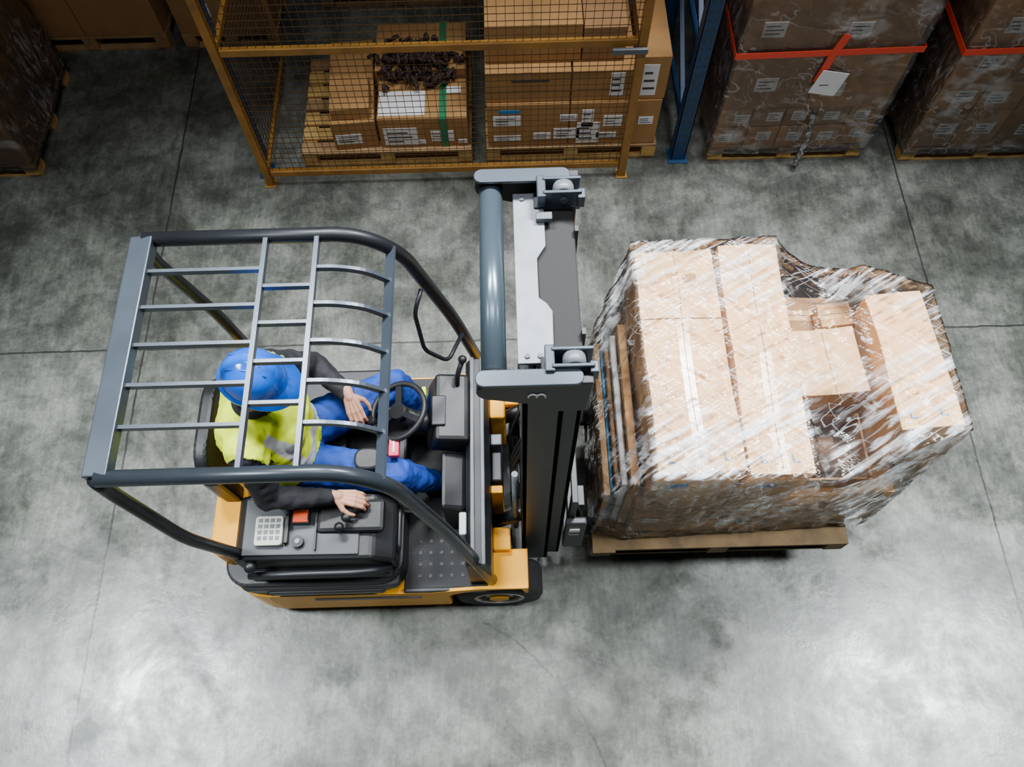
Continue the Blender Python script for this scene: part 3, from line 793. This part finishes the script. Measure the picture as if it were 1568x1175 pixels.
for i in range(n):
    a=2*math.pi*i/n;c=max(0,math.cos(a));br=.012+.050*c**1.3
    brim.append(t.verts.new(((.138*1.02+br)*math.cos(a),(.118*1.02+br*.85)*math.sin(a),-.006-.016*c)))
rings.append(brim)
brim2=[t.verts.new(v.co+V((-.002*math.cos(2*math.pi*i/n),0,-.006))) for i,v in enumerate(brim)];rings.append(brim2)
inn=[]
for i in range(n):
    a=2*math.pi*i/n;inn.append(t.verts.new((.130*math.cos(a),.110*math.sin(a),-.008)))
rings.append(inn)
inn2=[t.verts.new((.085*math.cos(2*math.pi*i/n),.075*math.sin(2*math.pi*i/n),.10)) for i in range(n)];rings.append(inn2)
for A,C in zip(rings[:-1],rings[1:]):
    for i in range(n): t.faces.new((A[i],A[(i+1)%n],C[(i+1)%n],C[i]))
top=t.verts.new((0,0,.156));
for i in range(n): t.faces.new((rings[0][i],rings[0][(i+1)%n],top))
t.faces.new(inn2)
bmesh.ops.recalc_face_normals(t,faces=t.faces[:])
HH=HM@Matrix.Translation((-.005,0,.030))@Matrix.Rotation(math.radians(-12),4,'Y')
b.add(t,'helmet',True,HH)
for s_ in (-1,1):
    b.tube([HH@V((-.10,.035*s_,.112)),HH@V((-.02,.035*s_,.143)),HH@V((.07,.035*s_,.128))],.005,'helmet',n=8)
b.tube([HM@V((.02,.092,.03)),HM@V((.03,.08,-.06)),HM@V((.05,.03,-.118)),HM@V((.05,-.03,-.118)),HM@V((.03,-.08,-.06)),HM@V((.02,-.092,.03))],.004,'ink',n=6)
child(b.obj("hard_hat"))
b=B();b.torus((-1.14,1.463,1.455),(.25,.05,1),.070,.018,'jacket');child(b.obj("jacket_collar"))
def hand(name,wrist,fd,pn,curl,spread=.0,ts=1):
    w=V(wrist);fd=V(fd).normalized();pn=V(pn);pn=(pn-fd*pn.dot(fd)).normalized();t=fd.cross(pn).normalized()*ts
    prims=[(w-fd*.03,w+fd*.015,.027,.026)]
    offs=(.030,.010,-.010,-.029);ln=(.95,1.05,.98,.78)
    for o,l in zip(offs,ln):
        a=w+fd*.012+t*o*.6;c=w+fd*(.088+.006*(l-.9)*10*.5)+t*o*1.05
        prims.append((a,c,.015,.0115))
        p=c;ang=0
        for sl,cu,r0,r1 in ((.043*l,curl[0],.0105,.0095),(.027*l,curl[1],.0095,.0085),(.021*l,curl[2],.0085,.007)):
            ang+=cu;d=(fd*math.cos(ang)+pn*math.sin(ang)+t*o*spread*8).normalized();q=p+d*sl
            prims.append((p,q,r0,r1));p=q
    a=w+t*.022+fd*.015
    for d,l,r0,r1 in ((t*.75+fd*.6+pn*.25,.048,.016,.013),(t*.35+fd*.8+pn*.45,.034,.012,.0105),(fd*.75+pn*.6-t*.1,.027,.0105,.008)):
        q=a+d.normalized()*l;prims.append((a,q,r0,r1));a=q
    me=capsules_mesh(prims,.0032,2);me.materials.clear();me.materials.append(M['skin'])
    for f in me.polygons: f.use_smooth=True
    o=bpy.data.objects.new(name,me);COL.objects.link(o);child(o)
hand("right_hand",(-.835,1.147,1.055),(1,-.15,-.05),(0,0,-1),(.45,.7,.5),.1,-1)
hand("left_hand",(-.79,1.628,1.12),(.35,-.9,-.05),(.1,0,-1),(.5,.75,.5),.1,1)

# ================================================================= LIGHTS / WORLD / CAMERA
def area(name,loc,sx,sy,e,aim=None,col=(1,1,1),spread=110):
    l=bpy.data.lights.new(name,'AREA');l.shape='RECTANGLE';l.size=sx;l.size_y=sy;l.energy=e;l.color=col;l.spread=math.radians(spread)
    o=bpy.data.objects.new(name,l);o.location=loc;COL.objects.link(o)
    if aim: o.rotation_euler=(V(aim)-V(loc)).to_track_quat('-Z','Y').to_euler()
    return o
area("ceiling_light",(2.2,3.9,7.0),2.0,.5,200,(1.0,.8,0),(.97,.98,1),64)
area("ceiling_light",(-1.6,3.7,7.2),2.0,.5,105,(-.9,.6,0),(.94,.98,1),64)
area("ceiling_light",(-5.0,.9,7.4),1.0,1.8,165,(-2.7,-.1,0),(.90,.97,1),62)
area("ceiling_light",(5.4,.8,7.4),1.0,1.8,190,(2.9,-.1,0),(.90,.97,1),62)
area("ceiling_light",(-.2,.8,7.4),3.0,.6,48,(-.2,3.8,0),(.97,.98,1),100)
w=bpy.data.worlds.new("world");SC.world=w;w.use_nodes=True
w.node_tree.nodes["Background"].inputs[0].default_value=(.62,.72,.8,1);w.node_tree.nodes["Background"].inputs[1].default_value=.045

T=math.radians(25);r=math.radians(1.6)
X0=V((1,0,0));U0=V((0,math.cos(T),math.sin(T)));F=V((0,math.sin(T),-math.cos(T)))
R=X0*math.cos(r)-U0*math.sin(r);U=U0*math.cos(r)+X0*math.sin(r)
cd=bpy.data.cameras.new("camera");c=bpy.data.objects.new("camera",cd);COL.objects.link(c)
m=Matrix((R,U,-F)).transposed().to_4x4();m.translation=(0,0,4.7);c.matrix_world=m
cd.sensor_width=36;cd.lens=1245/1568*36;cd.clip_end=60
SC.camera=c
